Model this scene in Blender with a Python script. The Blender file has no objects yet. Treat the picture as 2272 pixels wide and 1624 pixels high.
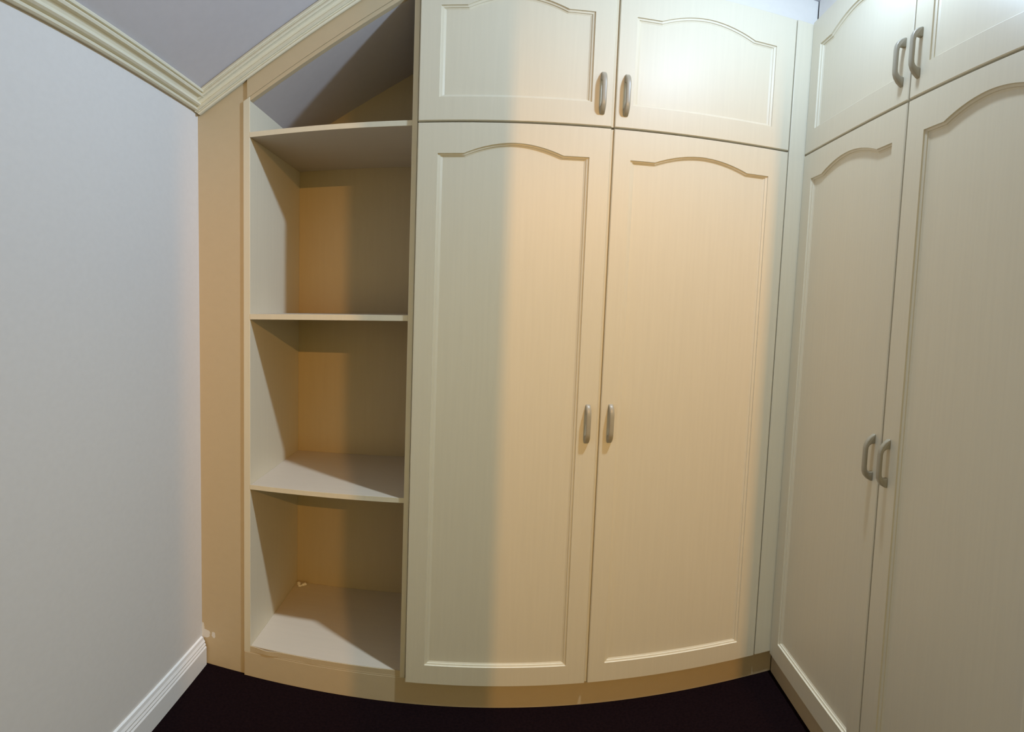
import bpy, bmesh, math
from mathutils import Vector, Matrix

scene = bpy.context.scene
col = scene.collection

# ------------------------------------------------------------------ camera
# A hand-held phone panorama: a central cylindrical lens, fitted to the photo.
cam_data = bpy.data.cameras.new('camera')
cam = bpy.data.objects.new('camera', cam_data)
col.objects.link(cam)
scene.camera = cam
TX, TY = 0.0546, 0.0219
Rx = Matrix(((1, 0, 0), (0, math.cos(TX), -math.sin(TX)), (0, math.sin(TX), math.cos(TX))))
Ry = Matrix(((math.cos(TY), 0, math.sin(TY)), (0, 1, 0), (-math.sin(TY), 0, math.cos(TY))))
R = Ry @ Rx
right, fwd, up = R[0], R[1], R[2]
m = Matrix.Identity(4)
for i in range(3):
    m[i][0] = right[i]
    m[i][1] = up[i]
    m[i][2] = -fwd[i]
m[0][3], m[1][3], m[2][3] = 0.0, -1.35, 1.4774
cam.matrix_world = m
cam_data.type = 'PANO'
cam_data.panorama_type = 'CENTRAL_CYLINDRICAL'
FX, FY, CX, CY = 1333.3, 866.64, 1076.22, 732.46
cam_data.central_cylindrical_range_u_min = (0 - CX) / FX
cam_data.central_cylindrical_range_u_max = (2272 - CX) / FX
cam_data.central_cylindrical_range_v_min = (CY - 1624) / FY
cam_data.central_cylindrical_range_v_max = CY / FY
cam_data.central_cylindrical_radius = 1.0
cam_data.clip_start = 0.02

# ------------------------------------------------------------------ world, lamps, exposure
scene.view_settings.view_transform = 'Standard'
scene.view_settings.look = 'None'
scene.view_settings.gamma = 1.0
scene.view_settings.use_curve_mapping = False
scene.view_settings.exposure = -0.06

world = bpy.data.worlds.new('dim_hall')
scene.world = world
world.use_nodes = True
bg = world.node_tree.nodes['Background']
bg.inputs[0].default_value = (1.0, 0.76, 0.24, 1)
bg.inputs[1].default_value = 1.0

# cool ceiling lamp close in front of the doors
a = bpy.data.lights.new('closet_lamp', 'POINT')
a.shadow_soft_size = 0.03
a.energy = 22
a.color = (0.555, 0.755, 1.0)
a.use_nodes = True
lnt = a.node_tree
fall = lnt.nodes.new('ShaderNodeLightFalloff')
fall.inputs['Strength'].default_value = 1.0
fall2 = lnt.nodes.new('ShaderNodeLightFalloff')
fall2.inputs['Strength'].default_value = 0.26
fsum = lnt.nodes.new('ShaderNodeMath')
fsum.operation = 'ADD'
lnt.links.new(fall.outputs['Constant'], fsum.inputs[0])
lnt.links.new(fall2.outputs['Quadratic'], fsum.inputs[1])
lnt.links.new(fsum.outputs[0], lnt.nodes['Emission'].inputs['Strength'])
ao = bpy.data.objects.new('closet_lamp', a)
ao.location = (0.53, -0.48, 2.585)
col.objects.link(ao)

# added warm spot at the lamp's position, fills the lower surfaces from above
dl_ = bpy.data.lights.new('closet_fill_spot', 'SPOT')
dl_.spot_size = 1.9
dl_.spot_blend = 1
dl_.shadow_soft_size = 0.03
dl_.energy = 7
dl_.color = (1.0, 0.84, 0.42)
dl_.use_nodes = True
lnt = dl_.node_tree
fall = lnt.nodes.new('ShaderNodeLightFalloff')
fall.inputs['Strength'].default_value = 1.0
lnt.links.new(fall.outputs['Constant'], lnt.nodes['Emission'].inputs['Strength'])
do = bpy.data.objects.new('closet_fill_spot', dl_)
do.location = (0.53, -0.48, 2.585)
col.objects.link(do)

# warm lamp out in the hall behind the photographer
LB = Vector((0.60, -2.88, 2.65))
b = bpy.data.lights.new('hall_bulb', 'SPOT')
b.spot_size = 1.15
b.spot_blend = 0.8
b.shadow_soft_size = 0.003
b.energy = 140
b.color = (1.0, 0.50, 0.13)
bo = bpy.data.objects.new('hall_bulb', b)
bo.location = LB
bo.rotation_euler = (Vector((0.12, 0.0, 0.85)) - LB).to_track_quat('-Z', 'Y').to_euler()
col.objects.link(bo)


# ------------------------------------------------------------------ materials
def mat(name, rgb, rough=0.5, rgb2=None, scale=(1, 1, 1), nscale=30.0, bump=0.0, detail=4.0, spec=0.5, metallic=0.0):
    mt = bpy.data.materials.new(name)
    mt.use_nodes = True
    nt = mt.node_tree
    p = nt.nodes['Principled BSDF']
    p.inputs['Roughness'].default_value = rough
    p.inputs['Metallic'].default_value = metallic
    p.inputs['Specular IOR Level'].default_value = spec
    tc = nt.nodes.new('ShaderNodeTexCoord')
    mp = nt.nodes.new('ShaderNodeMapping')
    mp.inputs['Scale'].default_value = scale
    nz = nt.nodes.new('ShaderNodeTexNoise')
    nz.inputs['Scale'].default_value = nscale
    nz.inputs['Detail'].default_value = detail
    nt.links.new(tc.outputs['Object'], mp.inputs['Vector'])
    nt.links.new(mp.outputs['Vector'], nz.inputs['Vector'])
    rp = nt.nodes.new('ShaderNodeValToRGB')
    rp.color_ramp.elements[0].position = 0.3
    rp.color_ramp.elements[1].position = 0.7
    c2 = rgb2 or tuple(c * 0.97 for c in rgb)
    rp.color_ramp.elements[0].color = (*c2, 1)
    rp.color_ramp.elements[1].color = (*rgb, 1)
    nt.links.new(nz.outputs['Fac'], rp.inputs['Fac'])
    nt.links.new(rp.outputs['Color'], p.inputs['Base Color'])
    if bump:
        bp = nt.nodes.new('ShaderNodeBump')
        bp.inputs['Strength'].default_value = bump
        bp.inputs['Distance'].default_value = 0.002
        nt.links.new(nz.outputs['Fac'], bp.inputs['Height'])
        nt.links.new(bp.outputs['Normal'], p.inputs['Normal'])
    return mt


M_DOOR = mat('cream_laminate', (0.72, 0.66, 0.52), 0.45, scale=(1, 1, 0.03), nscale=140, bump=0.08, spec=0.45)
M_CARC = mat('cream_board', (0.69, 0.63, 0.485), 0.5, scale=(1, 1, 0.03), nscale=120, bump=0.05)
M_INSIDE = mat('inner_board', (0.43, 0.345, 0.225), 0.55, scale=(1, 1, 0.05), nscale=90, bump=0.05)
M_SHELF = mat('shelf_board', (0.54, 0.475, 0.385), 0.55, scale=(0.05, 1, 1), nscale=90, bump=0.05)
M_FASCIA = mat('fascia_paint', (0.73, 0.69, 0.64), 0.7, nscale=50, bump=0.03)
M_TAN = mat('tan_paint', (0.56, 0.45, 0.29), 0.55, nscale=40, bump=0.05)
M_WALL = mat('white_wall', (0.70, 0.665, 0.635), 0.85, rgb2=(0.68, 0.645, 0.615), nscale=60, bump=0.08)
M_CEIL = mat('ceiling_paint', (0.58, 0.555, 0.59), 0.9, nscale=50, bump=0.06)
M_SOFFIT = mat('soffit_paint', (0.50, 0.46, 0.46), 0.9, nscale=50, bump=0.06)
M_CORN = mat('cornice_plaster', (0.74, 0.69, 0.54), 0.6, nscale=50, bump=0.04)
M_BASE = mat('baseboard_paint', (0.80, 0.78, 0.77), 0.5, nscale=80, bump=0.04)
M_FLOOR = mat('dark_floor', (0.009, 0.0035, 0.004), 0.8, rgb2=(0.004, 0.0015, 0.002), nscale=160, bump=0.15, spec=0.05)
M_HANDLE = mat('beige_handle', (0.37, 0.335, 0.26), 0.35, nscale=60)
M_PEG = mat('white_plastic', (0.85, 0.84, 0.83), 0.4, nscale=60)
M_BLOCKER = mat('blocker_black', (0.03, 0.03, 0.03), 0.6, nscale=60)

# filler board: old white paint smeared near the baseboard
M_FILL = M_TAN.copy()
M_FILL.name = 'tan_paint_smeared'
nt = M_FILL.node_tree
prin = nt.nodes['Principled BSDF']
ramp = [n for n in nt.nodes if n.type == 'VALTORGB'][0]
tc = [n for n in nt.nodes if n.type == 'TEX_COORD'][0]


def smear(cx, cz, sx, sz):
    sub = nt.nodes.new('ShaderNodeMapping')
    sub.inputs['Location'].default_value = (-cx / sx, 0, -cz / sz)
    sub.inputs['Scale'].default_value = (1 / sx, 0.0, 1 / sz)
    nt.links.new(tc.outputs['Object'], sub.inputs['Vector'])
    ln = nt.nodes.new('ShaderNodeVectorMath')
    ln.operation = 'LENGTH'
    nt.links.new(sub.outputs['Vector'], ln.inputs[0])
    nz = nt.nodes.new('ShaderNodeTexNoise')
    nz.inputs['Scale'].default_value = 90
    nt.links.new(tc.outputs['Object'], nz.inputs['Vector'])
    ad = nt.nodes.new('ShaderNodeMath')
    ad.operation = 'ADD'
    nt.links.new(ln.outputs['Value'], ad.inputs[0])
    nt.links.new(nz.outputs['Fac'], ad.inputs[1])
    lt = nt.nodes.new('ShaderNodeMath')
    lt.operation = 'LESS_THAN'
    lt.inputs[1].default_value = 1.35
    nt.links.new(ad.outputs[0], lt.inputs[0])
    return lt


s1, s2, s3 = smear(-0.700, 0.128, 0.016, 0.022), smear(-0.675, 0.130, 0.006, 0.016), smear(-0.707, 0.15, 0.006, 0.03)
mx = nt.nodes.new('ShaderNodeMath'); mx.operation = 'MAXIMUM'
nt.links.new(s1.outputs[0], mx.inputs[0]); nt.links.new(s2.outputs[0], mx.inputs[1])
mx2 = nt.nodes.new('ShaderNodeMath'); mx2.operation = 'MAXIMUM'
nt.links.new(mx.outputs[0], mx2.inputs[0]); nt.links.new(s3.outputs[0], mx2.inputs[1])
mix = nt.nodes.new('ShaderNodeMix'); mix.data_type = 'RGBA'
nt.links.new(mx2.outputs[0], mix.inputs['Factor'])
nt.links.new(ramp.outputs['Color'], mix.inputs['A'])
mix.inputs['B'].default_value = (0.74, 0.72, 0.70, 1)
nt.links.new(mix.outputs['Result'], prin.inputs['Base Color'])


# ------------------------------------------------------------------ helpers
def link(name, bm, material, parent=None, bevel=0.0, smooth=False, segs=2):
    bmesh.ops.recalc_face_normals(bm, faces=bm.faces)
    me = bpy.data.meshes.new(name)
    bm.to_mesh(me)
    bm.free()
    me.materials.append(material)
    o = bpy.data.objects.new(name, me)
    col.objects.link(o)
    if parent:
        o.parent = parent
    if smooth:
        for p in me.polygons:
            p.use_smooth = True
    if bevel:
        mod = o.modifiers.new('bevel', 'BEVEL')
        mod.width = bevel
        mod.segments = segs
        mod.limit_method = 'ANGLE'
        mod.angle_limit = math.radians(35)
    return o


def thing(name, label, cat, loc=(0, 0, 0), rz=0.0, group=None):
    o = bpy.data.objects.new(name, None)
    o.empty_display_size = 0.05
    col.objects.link(o)
    o.location = loc
    o.rotation_euler = (0, 0, rz)
    return tag(o, label, cat, group)


def tag(o, label, cat, group=None):
    o['label'] = label
    o['category'] = cat
    if group:
        o['group'] = group
    return o


def struct(o, label=None):
    o['kind'] = 'structure'
    if label:
        o['label'] = label
    return o


def box(bm, x0, x1, y0, y1, z0, z1):
    vs = [bm.verts.new((x, y, z)) for z in (z0, z1) for y in (y0, y1) for x in (x0, x1)]
    for f in ((0, 1, 3, 2), (4, 6, 7, 5), (0, 4, 5, 1), (2, 3, 7, 6), (0, 2, 6, 4), (1, 5, 7, 3)):
        bm.faces.new([vs[i] for i in f])
    return bm


def prism(bm, pts, axis, a0, a1):
    """polygon in two axes extruded along the third: axis 'x' (pts y,z), 'y' (pts x,z), 'z' (pts x,y)"""
    def P(p, t):
        return {'x': (t, p[0], p[1]), 'y': (p[0], t, p[1]), 'z': (p[0], p[1], t)}[axis]
    A = [bm.verts.new(P(p, a0)) for p in pts]
    B = [bm.verts.new(P(p, a1)) for p in pts]
    n = len(pts)
    bm.faces.new(A)
    bm.faces.new(B)
    for i in range(n):
        bm.faces.new((A[i], A[(i + 1) % n], B[(i + 1) % n], B[i]))
    return bm


def board(name, dims, material, parent=None, bevel=0.001):
    return link(name, box(bmesh.new(), *dims), material, parent, bevel)


def sweep(name, prof, p0, p1, u, w, material, parent=None):
    """profile (list of (a,b)) in the directions u, w swept straight from p0 to p1"""
    bm = bmesh.new()
    p0, p1, u, w = Vector(p0), Vector(p1), Vector(u), Vector(w)
    A = [bm.verts.new(p0 + u * a_ + w * b_) for a_, b_ in prof]
    B = [bm.verts.new(p1 + u * a_ + w * b_) for a_, b_ in prof]
    n = len(prof)
    bm.faces.new(A)
    bm.faces.new(B)
    for i in range(n):
        bm.faces.new((A[i], A[(i + 1) % n], B[(i + 1) % n], B[i]))
    return link(name, bm, material, parent)


# ------------------------------------------------------------------ dimensions (metres, fitted)
W, WR = 0.757, 0.104           # right cabinet front: x = W + WR*y
XL, WL = -0.7085, -0.0199      # left wall: x = XL + WL*y
ZS = 2.107                     # split between tall doors and overhead doors
ZD = 0.100                     # bottom of doors
ZT = 2.602                     # top of overhead doors
ZC = 2.71                      # flat ceiling
SL = 0.79                      # slope of the ceiling
ZC0 = 2.27                     # sloped ceiling height at the left wall
FRONT = 0.02                   # carcass front (doors stand 20 mm proud)
BACK = 0.415                   # back of the shelves
YB = -3.2                      # how far the hall goes behind the camera


def zceil(x):
    return ZC0 + SL * (x - XL)


# ------------------------------------------------------------------ the setting
struct(link('floor', box(bm := bmesh.new(), -1.0, 1.6, YB, 0.7, -0.03, 0.0), M_FLOOR), 'dark brown, almost black floor')

xk = XL + (ZC - ZC0) / SL
bm = bmesh.new()
prism(bm, [(XL - 0.12, zceil(XL - 0.12)), (xk, ZC), (1.6, ZC), (1.6, ZC + 0.05), (xk - 0.03, ZC + 0.05), (XL - 0.12, zceil(XL - 0.12) + 0.06)], 'y', YB, 0.7)
struct(link('ceiling', bm, M_CEIL), 'grey white ceiling sloping down to the left wall')

bm = bmesh.new()
prism(bm, [(XL + WL * YB, YB), (XL + WL * 0.6, 0.6), (XL - 0.1, 0.6), (XL - 0.1, YB)], 'z', 0.0, 2.24)
struct(link('wall_left', bm, M_WALL), 'plain white plastered wall on the left')
struct(board('wall_back', (-0.80, 1.6, 0.45, 0.55, 0.0, ZC), M_WALL, bevel=0))

struct(board('wall_right', (1.6, 1.68, YB, 0.7, 0.0, ZC), M_WALL, bevel=0))

# baseboard along the left wall
prof = [(0, 0), (0.016, 0), (0.016, 0.075), (0.013, 0.080), (0.014, 0.086), (0.011, 0.092), (0.012, 0.098), (0.008, 0.106), (0.006, 0.116), (0, 0.116)]
o = sweep('baseboard_left', prof, (XL + WL * 0.02, 0.02, 0), (XL + WL * YB, YB, 0), (1, 0, 0), (0, 0, 1), M_BASE)
struct(o, 'white moulded baseboard along the left wall')


# cornices: fluted moulding between wall and ceiling
def cornice_profile(A, B, out):
    A, B, out = Vector(A), Vector(B), Vector(out).normalized()
    pts = [(0, 0), (0.0, 0.008), (0.05, 0.011), (0.12, 0.011), (0.16, 0.006), (0.20, 0.006), (0.24, 0.012), (0.31, 0.015),
           (0.38, 0.012), (0.41, 0.007), (0.46, 0.006), (0.55, 0.007), (0.62, 0.011), (0.66, 0.016), (0.74, 0.017), (0.79, 0.013),
           (0.81, 0.009), (0.85, 0.009), (0.87, 0.013), (0.94, 0.013), (1.0, 0.009), (1.0, 0)]
    return [tuple(A + (B - A) * t + out * o_) for t, o_ in pts]


ca, sa = math.cos(math.atan(SL)), math.sin(math.atan(SL))
E = 0.030
profL = cornice_profile((0, 2.222), (E * ca, ZC0 + E * sa), (0.9, -0.40))
bk = cornice_profile((0, 2.222), (E * ca, ZC0 + E * sa), (-0.9, 0.4))
o = sweep('trim_1', [(-0.02, 2.222)] + profL + [(-0.02, ZC0 + 0.03)], (XL, 0.03, 0), (XL + WL * YB, YB, 0), (1, 0, 0), (0, 0, 1), M_CORN)
struct(o, 'cream fluted cornice along the top of the left wall')
# the back cornice climbs with the slope; profile in (towards room, perpendicular to slope)
drop = 0.050
profB = cornice_profile((0, -drop), (E, 0.0), (0.75, -0.66))
d = Vector((ca, 0, sa))
o = sweep('trim_2', [(-0.005, -drop)] + profB + [(-0.005, 0.01)],
          Vector((XL, FRONT, ZC0)) - d * 0.03, Vector((XL, FRONT, ZC0)) + d * 0.69, (0, -1, 0), (-sa, 0, ca), M_CORN)
struct(o, 'cream fluted cornice climbing the sloped ceiling above the open shelves')

# ------------------------------------------------------------------ filler board and sloped trim
FJ = -0.584                     # joint between filler and shelving
SZ0 = 2.246 - 0.80 * -0.573     # lower edge of the sloped strip: z = SZ0 + .8x


def zstrip(x):
    return SZ0 + 0.80 * x


bm = bmesh.new()
XJ = -0.5745
prism(bm, [(XL - 0.002, 0.0), (FJ, 0.0), (FJ, zstrip(FJ) + 0.0005), (XJ, zstrip(XJ) + 0.0005), (XJ, zceil(XJ) - 0.005), (XL - 0.002, ZC0 - 0.005)], 'y', FRONT + 0.006, FRONT + 0.024)
tag(link('filler_board', bm, M_FILL, bevel=0.0008), 'tall tan filler board between white wall and open shelves, white paint smears low down', 'board')
bm = bmesh.new()
xe = -0.166
prism(bm, [(XJ + 0.001, zstrip(XJ)), (xe, zstrip(xe)), (xe, min(zceil(xe), ZC) - 0.006), (XJ + 0.001, zceil(XJ) - 0.005)], 'y', FRONT, FRONT + 0.018)
tag(link('sloped_board', bm, M_TAN, bevel=0.0008), 'tan board rising at a slant over the open shelves under the cornice', 'board')

# ------------------------------------------------------------------ open shelving unit
SX0, SX1 = -0.566, -0.178       # inner faces of the sides


def zsoff(x):
    return 2.236 + 0.80 * (x + 0.565)


t = thing('shelving_unit', 'narrow open shelving unit with a slanted top between filler board and double doors', 'shelves', (-0.372, FRONT, 0))


def under(o, parent):
    o.parent = parent
    o.matrix_parent_inverse = parent.matrix_basis.inverted()
    return o


def pb(name, dims, material=M_INSIDE, parent=None, bevel=0.001):
    return under(board(name, dims, material, None, bevel), parent)


bm = bmesh.new()
prism(bm, [(FJ + 0.0005, 0.1002), (SX0, 0.1002), (SX0, zstrip(SX0) - 0.0015), (FJ + 0.0005, zstrip(FJ) - 0.0015)], 'y', FRONT + 0.0004, BACK)
under(link('side_panel', bm, M_CARC, None, 0.001), t)
bm = bmesh.new()
prism(bm, [(SX1, 0.1002), (-0.1655, 0.1002), (-0.1655, zsoff(-0.1655)), (SX1, zsoff(SX1))], 'y', FRONT, BACK)
under(link('side_panel', bm, M_CARC, None, 0.001), t)
bm = bmesh.new()
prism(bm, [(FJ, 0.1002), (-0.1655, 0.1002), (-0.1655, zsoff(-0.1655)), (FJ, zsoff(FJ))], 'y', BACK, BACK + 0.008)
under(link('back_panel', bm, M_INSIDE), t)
for z0, z1 in ((2.104, 2.122), (1.431, 1.451), (0.769, 0.787)):
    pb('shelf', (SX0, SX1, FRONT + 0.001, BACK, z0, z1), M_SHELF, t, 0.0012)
for z0, z1 in ((2.104, 2.122), (1.431, 1.451), (0.769, 0.787)):
    pb('edge_strip', (SX0, SX1, FRONT + 0.0002, FRONT + 0.0009, z0, z1), M_CARC, t, 0)
pb('bottom_rail', (SX0, SX1, FRONT + 0.0003, FRONT + 0.016, 0.1002, 0.1058), M_TAN, t, 0.0003)
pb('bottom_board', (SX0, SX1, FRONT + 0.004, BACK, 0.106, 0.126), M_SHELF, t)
# loose edge strip on the bottom board, sprung away near its left end
bm = bmesh.new()
N = 40
rows = []
for i in range(N + 1):
    x = SX0 + (SX1 - SX0) * i / N
    s = math.exp(-((x + 0.520) / 0.022) ** 2) + 0.25 * math.exp(-((x + 0.40) / 0.012) ** 2)
    y0 = FRONT + 0.0005 - 0.003 * s
    zt = 0.1262 - 0.004 * s
    rows.append([bm.verts.new(p) for p in ((x, y0, 0.1055), (x, y0 + 0.0022, 0.1055), (x, y0 + 0.0022, zt), (x, y0, zt))])
for i in range(N):
    for k in range(4):
        bm.faces.new((rows[i][k], rows[i][(k + 1) % 4], rows[i + 1][(k + 1) % 4], rows[i + 1][k]))
bm.faces.new(rows[0]); bm.faces.new(rows[-1])
o = under(link('edge_strip', bm, M_TAN), t)
o['label'] = 'loose tan edge strip sprung away from the bottom board'
# slanted top: the painted soffit inside the unit
bm = bmesh.new()
prism(bm, [(SX0, zsoff(SX0)), (SX1, zsoff(SX1)), (SX1, zsoff(SX1) + 0.010), (SX0, zsoff(SX0) + 0.010)], 'y', FRONT + 0.019, BACK)
o = under(link('sloped_top', bm, M_SOFFIT), t)
o['label'] = 'dull mauve grey slanted underside'
bm = bmesh.new()
prism(bm, [(SX0, zsoff(SX0)), (xe, zsoff(xe)), (xe, zstrip(xe) - 0.0015), (SX0, zstrip(SX0) - 0.0015)], 'y', FRONT + 0.0015, FRONT + 0.0185)
under(link('slanted_edge', bm, M_TAN, None, 0.0008), t)

# two tiny white pegs lying in the back corner of the bottom compartment
for i, (x, side) in enumerate(((-0.553, 'left'), (-0.536, 'right'))):
    bm = bmesh.new()
    bmesh.ops.create_cone(bm, cap_ends=True, segments=12, radius1=0.0062, radius2=0.0050, depth=0.012)
    bmesh.ops.create_cone(bm, cap_ends=True, segments=12, radius1=0.0035, radius2=0.0032, depth=0.012,
                          matrix=Matrix.Translation((0, 0, 0.011)))
    o = link('shelf_peg', bm, M_PEG, None, 0.0006)
    o.rotation_euler = (math.radians(90), 0, math.radians(20 - 50 * i))
    o.location = (x, BACK - 0.022, 0.1264 + 0.0058)
    tag(o, 'tiny white peg in back corner of the lowest shelf compartment, %s of two' % side, 'peg', 'loose shelf pegs')

# ------------------------------------------------------------------ plinths
tag(board('plinth_board', (FJ + 0.001, W + 0.0175, FRONT, FRONT + 0.016, 0.0, 0.1000), M_TAN),
    'long tan plinth board under the open shelves and the doors facing the camera', 'plinth')


# ------------------------------------------------------------------ cabinet doors
def door_bm(w, h, x0, x1, z0, zs, rise=0.036, sh=0.058):
    """door in x 0..w, z 0..h, front at y=0 and back at y=.018, with a routed cathedral-arch groove"""
    path = [(x0, z0), (x1, z0), (x1, zs), (x1 - sh, zs)]
    n = 28
    c, hw = (x0 + x1) / 2, (x1 - x0) / 2 - sh
    for i in range(1, n):
        tt = 1 - 2 * i / n
        path.append((c + hw * tt, zs + rise * (1 - abs(tt) ** 1.9)))
    path += [(x0 + sh, zs), (x0, zs)]
    n = len(path)

    def offset(dist):
        out = []
        for i in range(n):
            p, q, r_ = Vector(path[i - 1]), Vector(path[i]), Vector(path[(i + 1) % n])
            d1, d2 = (q - p).normalized(), (r_ - q).normalized()
            n1, n2 = Vector((-d1.y, d1.x)), Vector((-d2.y, d2.x))
            b_ = (n1 + n2)
            b_ = b_ / max(b_.dot(n1), 0.3)
            out.append(q + b_ * dist)
        return out
    bm = bmesh.new()
    loops = []
    for dist, dep in ((0, 0), (0.0006, 0.0034), (0.0048, 0.0047), (0.0058, 0.0049), (0.0063, 0.0070), (0.0110, 0.0090)):
        loops.append([bm.verts.new((p.x, dep, p.y)) for p in offset(dist)])
    for A, B in zip(loops, loops[1:]):
        for i in range(n):
            bm.faces.new((A[i], A[(i + 1) % n], B[(i + 1) % n], B[i]))
    bm.faces.new(loops[-1])
    e = 0.0018
    F = [bm.verts.new(p) for p in ((e, 0, e), (w - e, 0, e), (w - e, 0, h - e), (e, 0, h - e))]
    G = [bm.verts.new(p) for p in ((0, e, 0), (w, e, 0), (w, e, h), (0, e, h))]
    K = [bm.verts.new(p) for p in ((0, 0.018, 0), (w, 0.018, 0), (w, 0.018, h), (0, 0.018, h))]
    for A, B in ((F, G), (G, K)):
        for i in range(4):
            bm.faces.new((A[i], A[(i + 1) % 4], B[(i + 1) % 4], B[i]))
    bm.faces.new(K)
    edges = []
    for L in (F, loops[0]):
        for i in range(len(L)):
            edges.append(bm.edges.get((L[i], L[(i + 1) % len(L)])))
    bmesh.ops.triangle_fill(bm, use_beauty=True, use_dissolve=False, edges=edges, normal=(0, -1, 0))
    return bm


def handle_bm():
    """D-shaped bow pull, its side profile in y (out of the door is -y) and z, extruded across x"""
    L, P = 0.071, 0.0225
    outer = [(0, -L), (-0.004, -L + 0.0015), (-0.012, -L + 0.009), (-0.0185, -L + 0.020), (-P + 0.0008, -L + 0.031), (-P, -L + 0.043),
             (-P, L - 0.043), (-P + 0.0008, L - 0.031), (-0.0185, L - 0.020), (-0.012, L - 0.009), (-0.004, L - 0.0015), (0, L)]
    inner = [(0, -0.042), (-0.007, -0.042), (-0.0115, -0.039), (-0.0138, -0.033), (-0.0145, -0.024),
             (-0.0145, 0.024), (-0.0138, 0.033), (-0.0115, 0.039), (-0.007, 0.042), (0, 0.042)]
    bm = bmesh.new()
    ring = outer + inner[::-1]
    hw = 0.0055
    A = [bm.verts.new((-hw, y, z)) for y, z in ring]
    B = [bm.verts.new((hw, y, z)) for y, z in ring]
    n = len(ring)
    bm.faces.new(A)
    bm.faces.new(B)
    for i in range(n):
        bm.faces.new((A[i], A[(i + 1) % n], B[(i + 1) % n], B[i]))
    return bm


def cabinet(name, label, group, loc, rz, w, z0, z1, zs, zp, seam, widths, panels, hz, depth=0.42, stile=False):
    """two-door cabinet; local x along the front, y into the cabinet, doors at y=0"""
    t = thing(name, label, 'cabinet' if 'over' in name else 'wardrobe', loc, rz, group)
    T = 0.016
    g = 0.0065
    board('side_panel', (0.001, T, FRONT, depth, z0 + 0.0045, z1 - 0.0045), M_CARC, t)
    board('side_panel', (w - T, w - 0.001, FRONT, depth, z0 + 0.0045, z1 - 0.0045), M_CARC, t)
    board('divider', (seam - T / 2, seam + T / 2, FRONT + 0.001, depth - 0.02, z0 + 0.018, z1 - 0.018), M_CARC, t)
    board('bottom_board', (T, w - T, FRONT, depth, z0 + 0.0045, z0 + 0.018), M_CARC, t)
    board('top_board', (T, w - T, FRONT, depth, z1 - 0.018, z1 - 0.0045), M_CARC, t)
    board('back_panel', (0.001, w - 0.001, depth, depth + 0.006, z0 + 0.0045, z1 - 0.0045), M_CARC, t)
    if stile:
        board('centre_stile', (seam - 0.0031, seam + 0.0031, 0.0060, 0.0195, z0 + 0.0035, z1 - 0.0035), M_CARC, t)
    for k in (0, 1):
        xa, xb = widths[k]
        pa, pc = panels[k]
        o = link('door', door_bm(xb - xa, z1 - z0 - g, pa - xa, pc - xa, zp - z0, zs - z0), M_DOOR, t)
        o.location = (xa, 0, z0 + g / 2)
        hx = seam - 0.027 if k == 0 else seam + 0.027
        hh = link('handle', handle_bm(), M_HANDLE, o, 0.0028, True, 3)
        hh.location = (hx - xa, 0.0006, hz - z0 - g / 2)
    return t


XA, XB, XC = -0.1625, 0.2690, 0.7110
wl_ = XC - XA
dl = [(0.0, XB - XA - 0.0035), (XB - XA + 0.0035, wl_)]
pl = [(0.045, 0.381), (0.475, 0.822)]
gA, gB = 'tall two-door wardrobes', 'overhead two-door cabinets'
cabinet('wardrobe', 'tall cream two-door wardrobe beside the open shelves, facing the camera', gA, (XA, 0, 0), 0, wl_, ZD, ZS, 1.999, 0.172, XB - XA, dl, pl, 1.075, stile=True)
cabinet('overhead_cabinet', 'cream two-door overhead cabinet above the wardrobe facing the camera', gB, (XA, 0, 0), 0, wl_, ZS, ZT, 2.480, 2.184, XB - XA, dl, pl, 2.218, stile=True)

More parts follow.
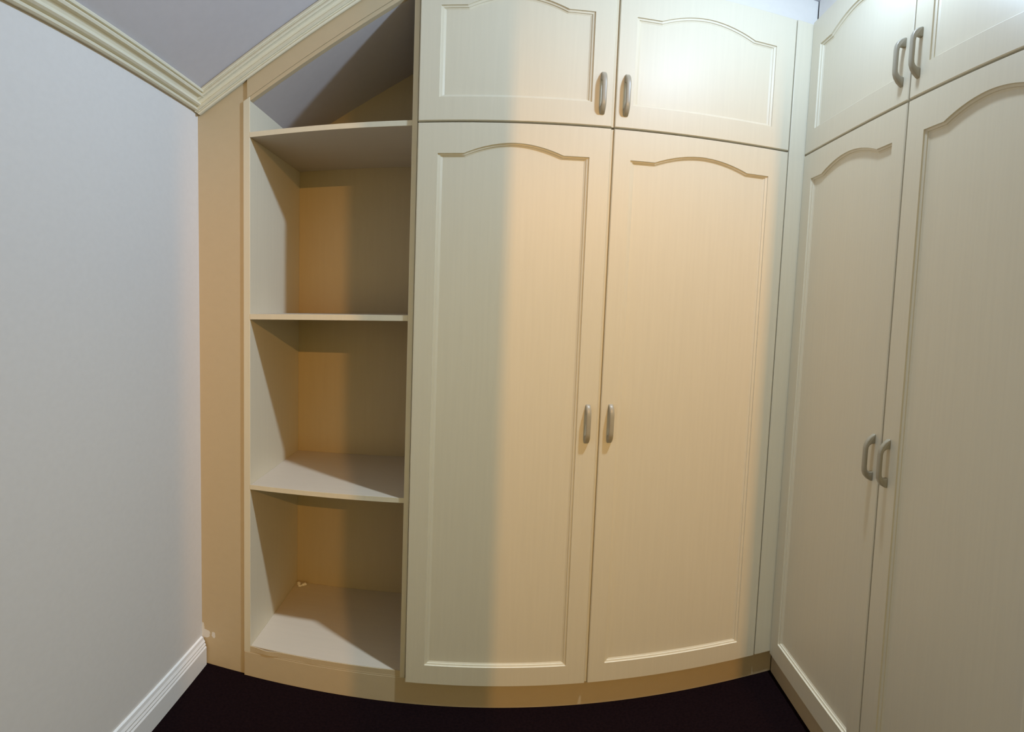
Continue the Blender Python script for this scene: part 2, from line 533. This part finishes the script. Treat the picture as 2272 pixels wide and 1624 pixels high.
# right-hand run, six degrees off square
RZ = math.atan2(-1, -WR)
hy = math.hypot(1, WR)
WRUN = 0.932
dr = [(0.001, 0.4636), (0.4684, WRUN)]
prr = [(0.050, 0.420), (0.524, 0.880)]
cabinet('wardrobe', 'tall cream two-door wardrobe on the right, seen at a slant', gA, (W, 0, 0), RZ, WRUN, ZD - 0.006, ZS - 0.005, 1.996, 0.170, 0.466, dr, prr, 1.062)
cabinet('overhead_cabinet', 'cream two-door overhead cabinet on the right at the top edge of the picture', gB, (W, 0, 0), RZ, WRUN, ZS - 0.005, ZT + 0.008, 2.496, 2.183, 0.466, dr, prr, 2.222)

tn = Vector((-WR, -1, 0)) / hy      # along the right run, towards the camera
nn = Vector((1, -WR, 0)) / hy       # into the right cabinets
o = board('plinth_board', (-0.0185, WRUN, 0.015, 0.031, 0.0, 0.0955), M_TAN)
o.location = (W, 0, 0); o.rotation_euler = (0, 0, RZ)
tag(o, 'tan plinth board under the right wardrobe, running towards the camera', 'plinth')

# corner post and fascias above the doors
bm = box(bmesh.new(), XC + 0.0025, W + 0.017, 0.0008, 0.0185, ZD + 0.004, ZT)
tag(link('corner_post', bm, M_DOOR, None, 0.0015), 'narrow cream filler strip upright in the inner corner between the two wardrobes', 'filler strip')
tag(board('fascia_board', (XA, W + 0.022, FRONT, FRONT + 0.016, ZT + 0.001, ZC - 0.001), M_FASCIA),
    'pale fascia board between the ceiling and the overhead doors facing the camera', 'fascia')
o = board('fascia_board', (-0.018, WRUN, FRONT, FRONT + 0.016, ZT + 0.010, ZC - 0.001), M_FASCIA)
o.location = (W, 0, 0); o.rotation_euler = (0, 0, RZ)
tag(o, 'pale fascia board above the overhead doors on the right', 'fascia')

# ------------------------------------------------------------------ added blades behind the camera, unseen, cutting the hall light into upright bands
t = thing('hall_light_blocker', 'added upright black blades behind the camera that block part of the hall light', 'light blocker', (LB.x, LB.y, ZC))
yb = -2.50
f = (yb - LB.y) / (0 - LB.y)


def blade(xa, xb):
    pb('blocker_blade', (LB.x + (xa - LB.x) * f, LB.x + (xb - LB.x) * f, yb - 0.002, yb + 0.002, 2.25, ZC - 0.004), M_BLOCKER, t, 0)


blade(-3.5, -0.75)
blade(-0.285, 0.042)
blade(0.681, 3.0)
pb('blocker_rail', (LB.x - 0.55, LB.x + 0.35, yb - 0.006, yb + 0.006, ZC - 0.010, ZC - 0.001), M_BLOCKER, t, 0)
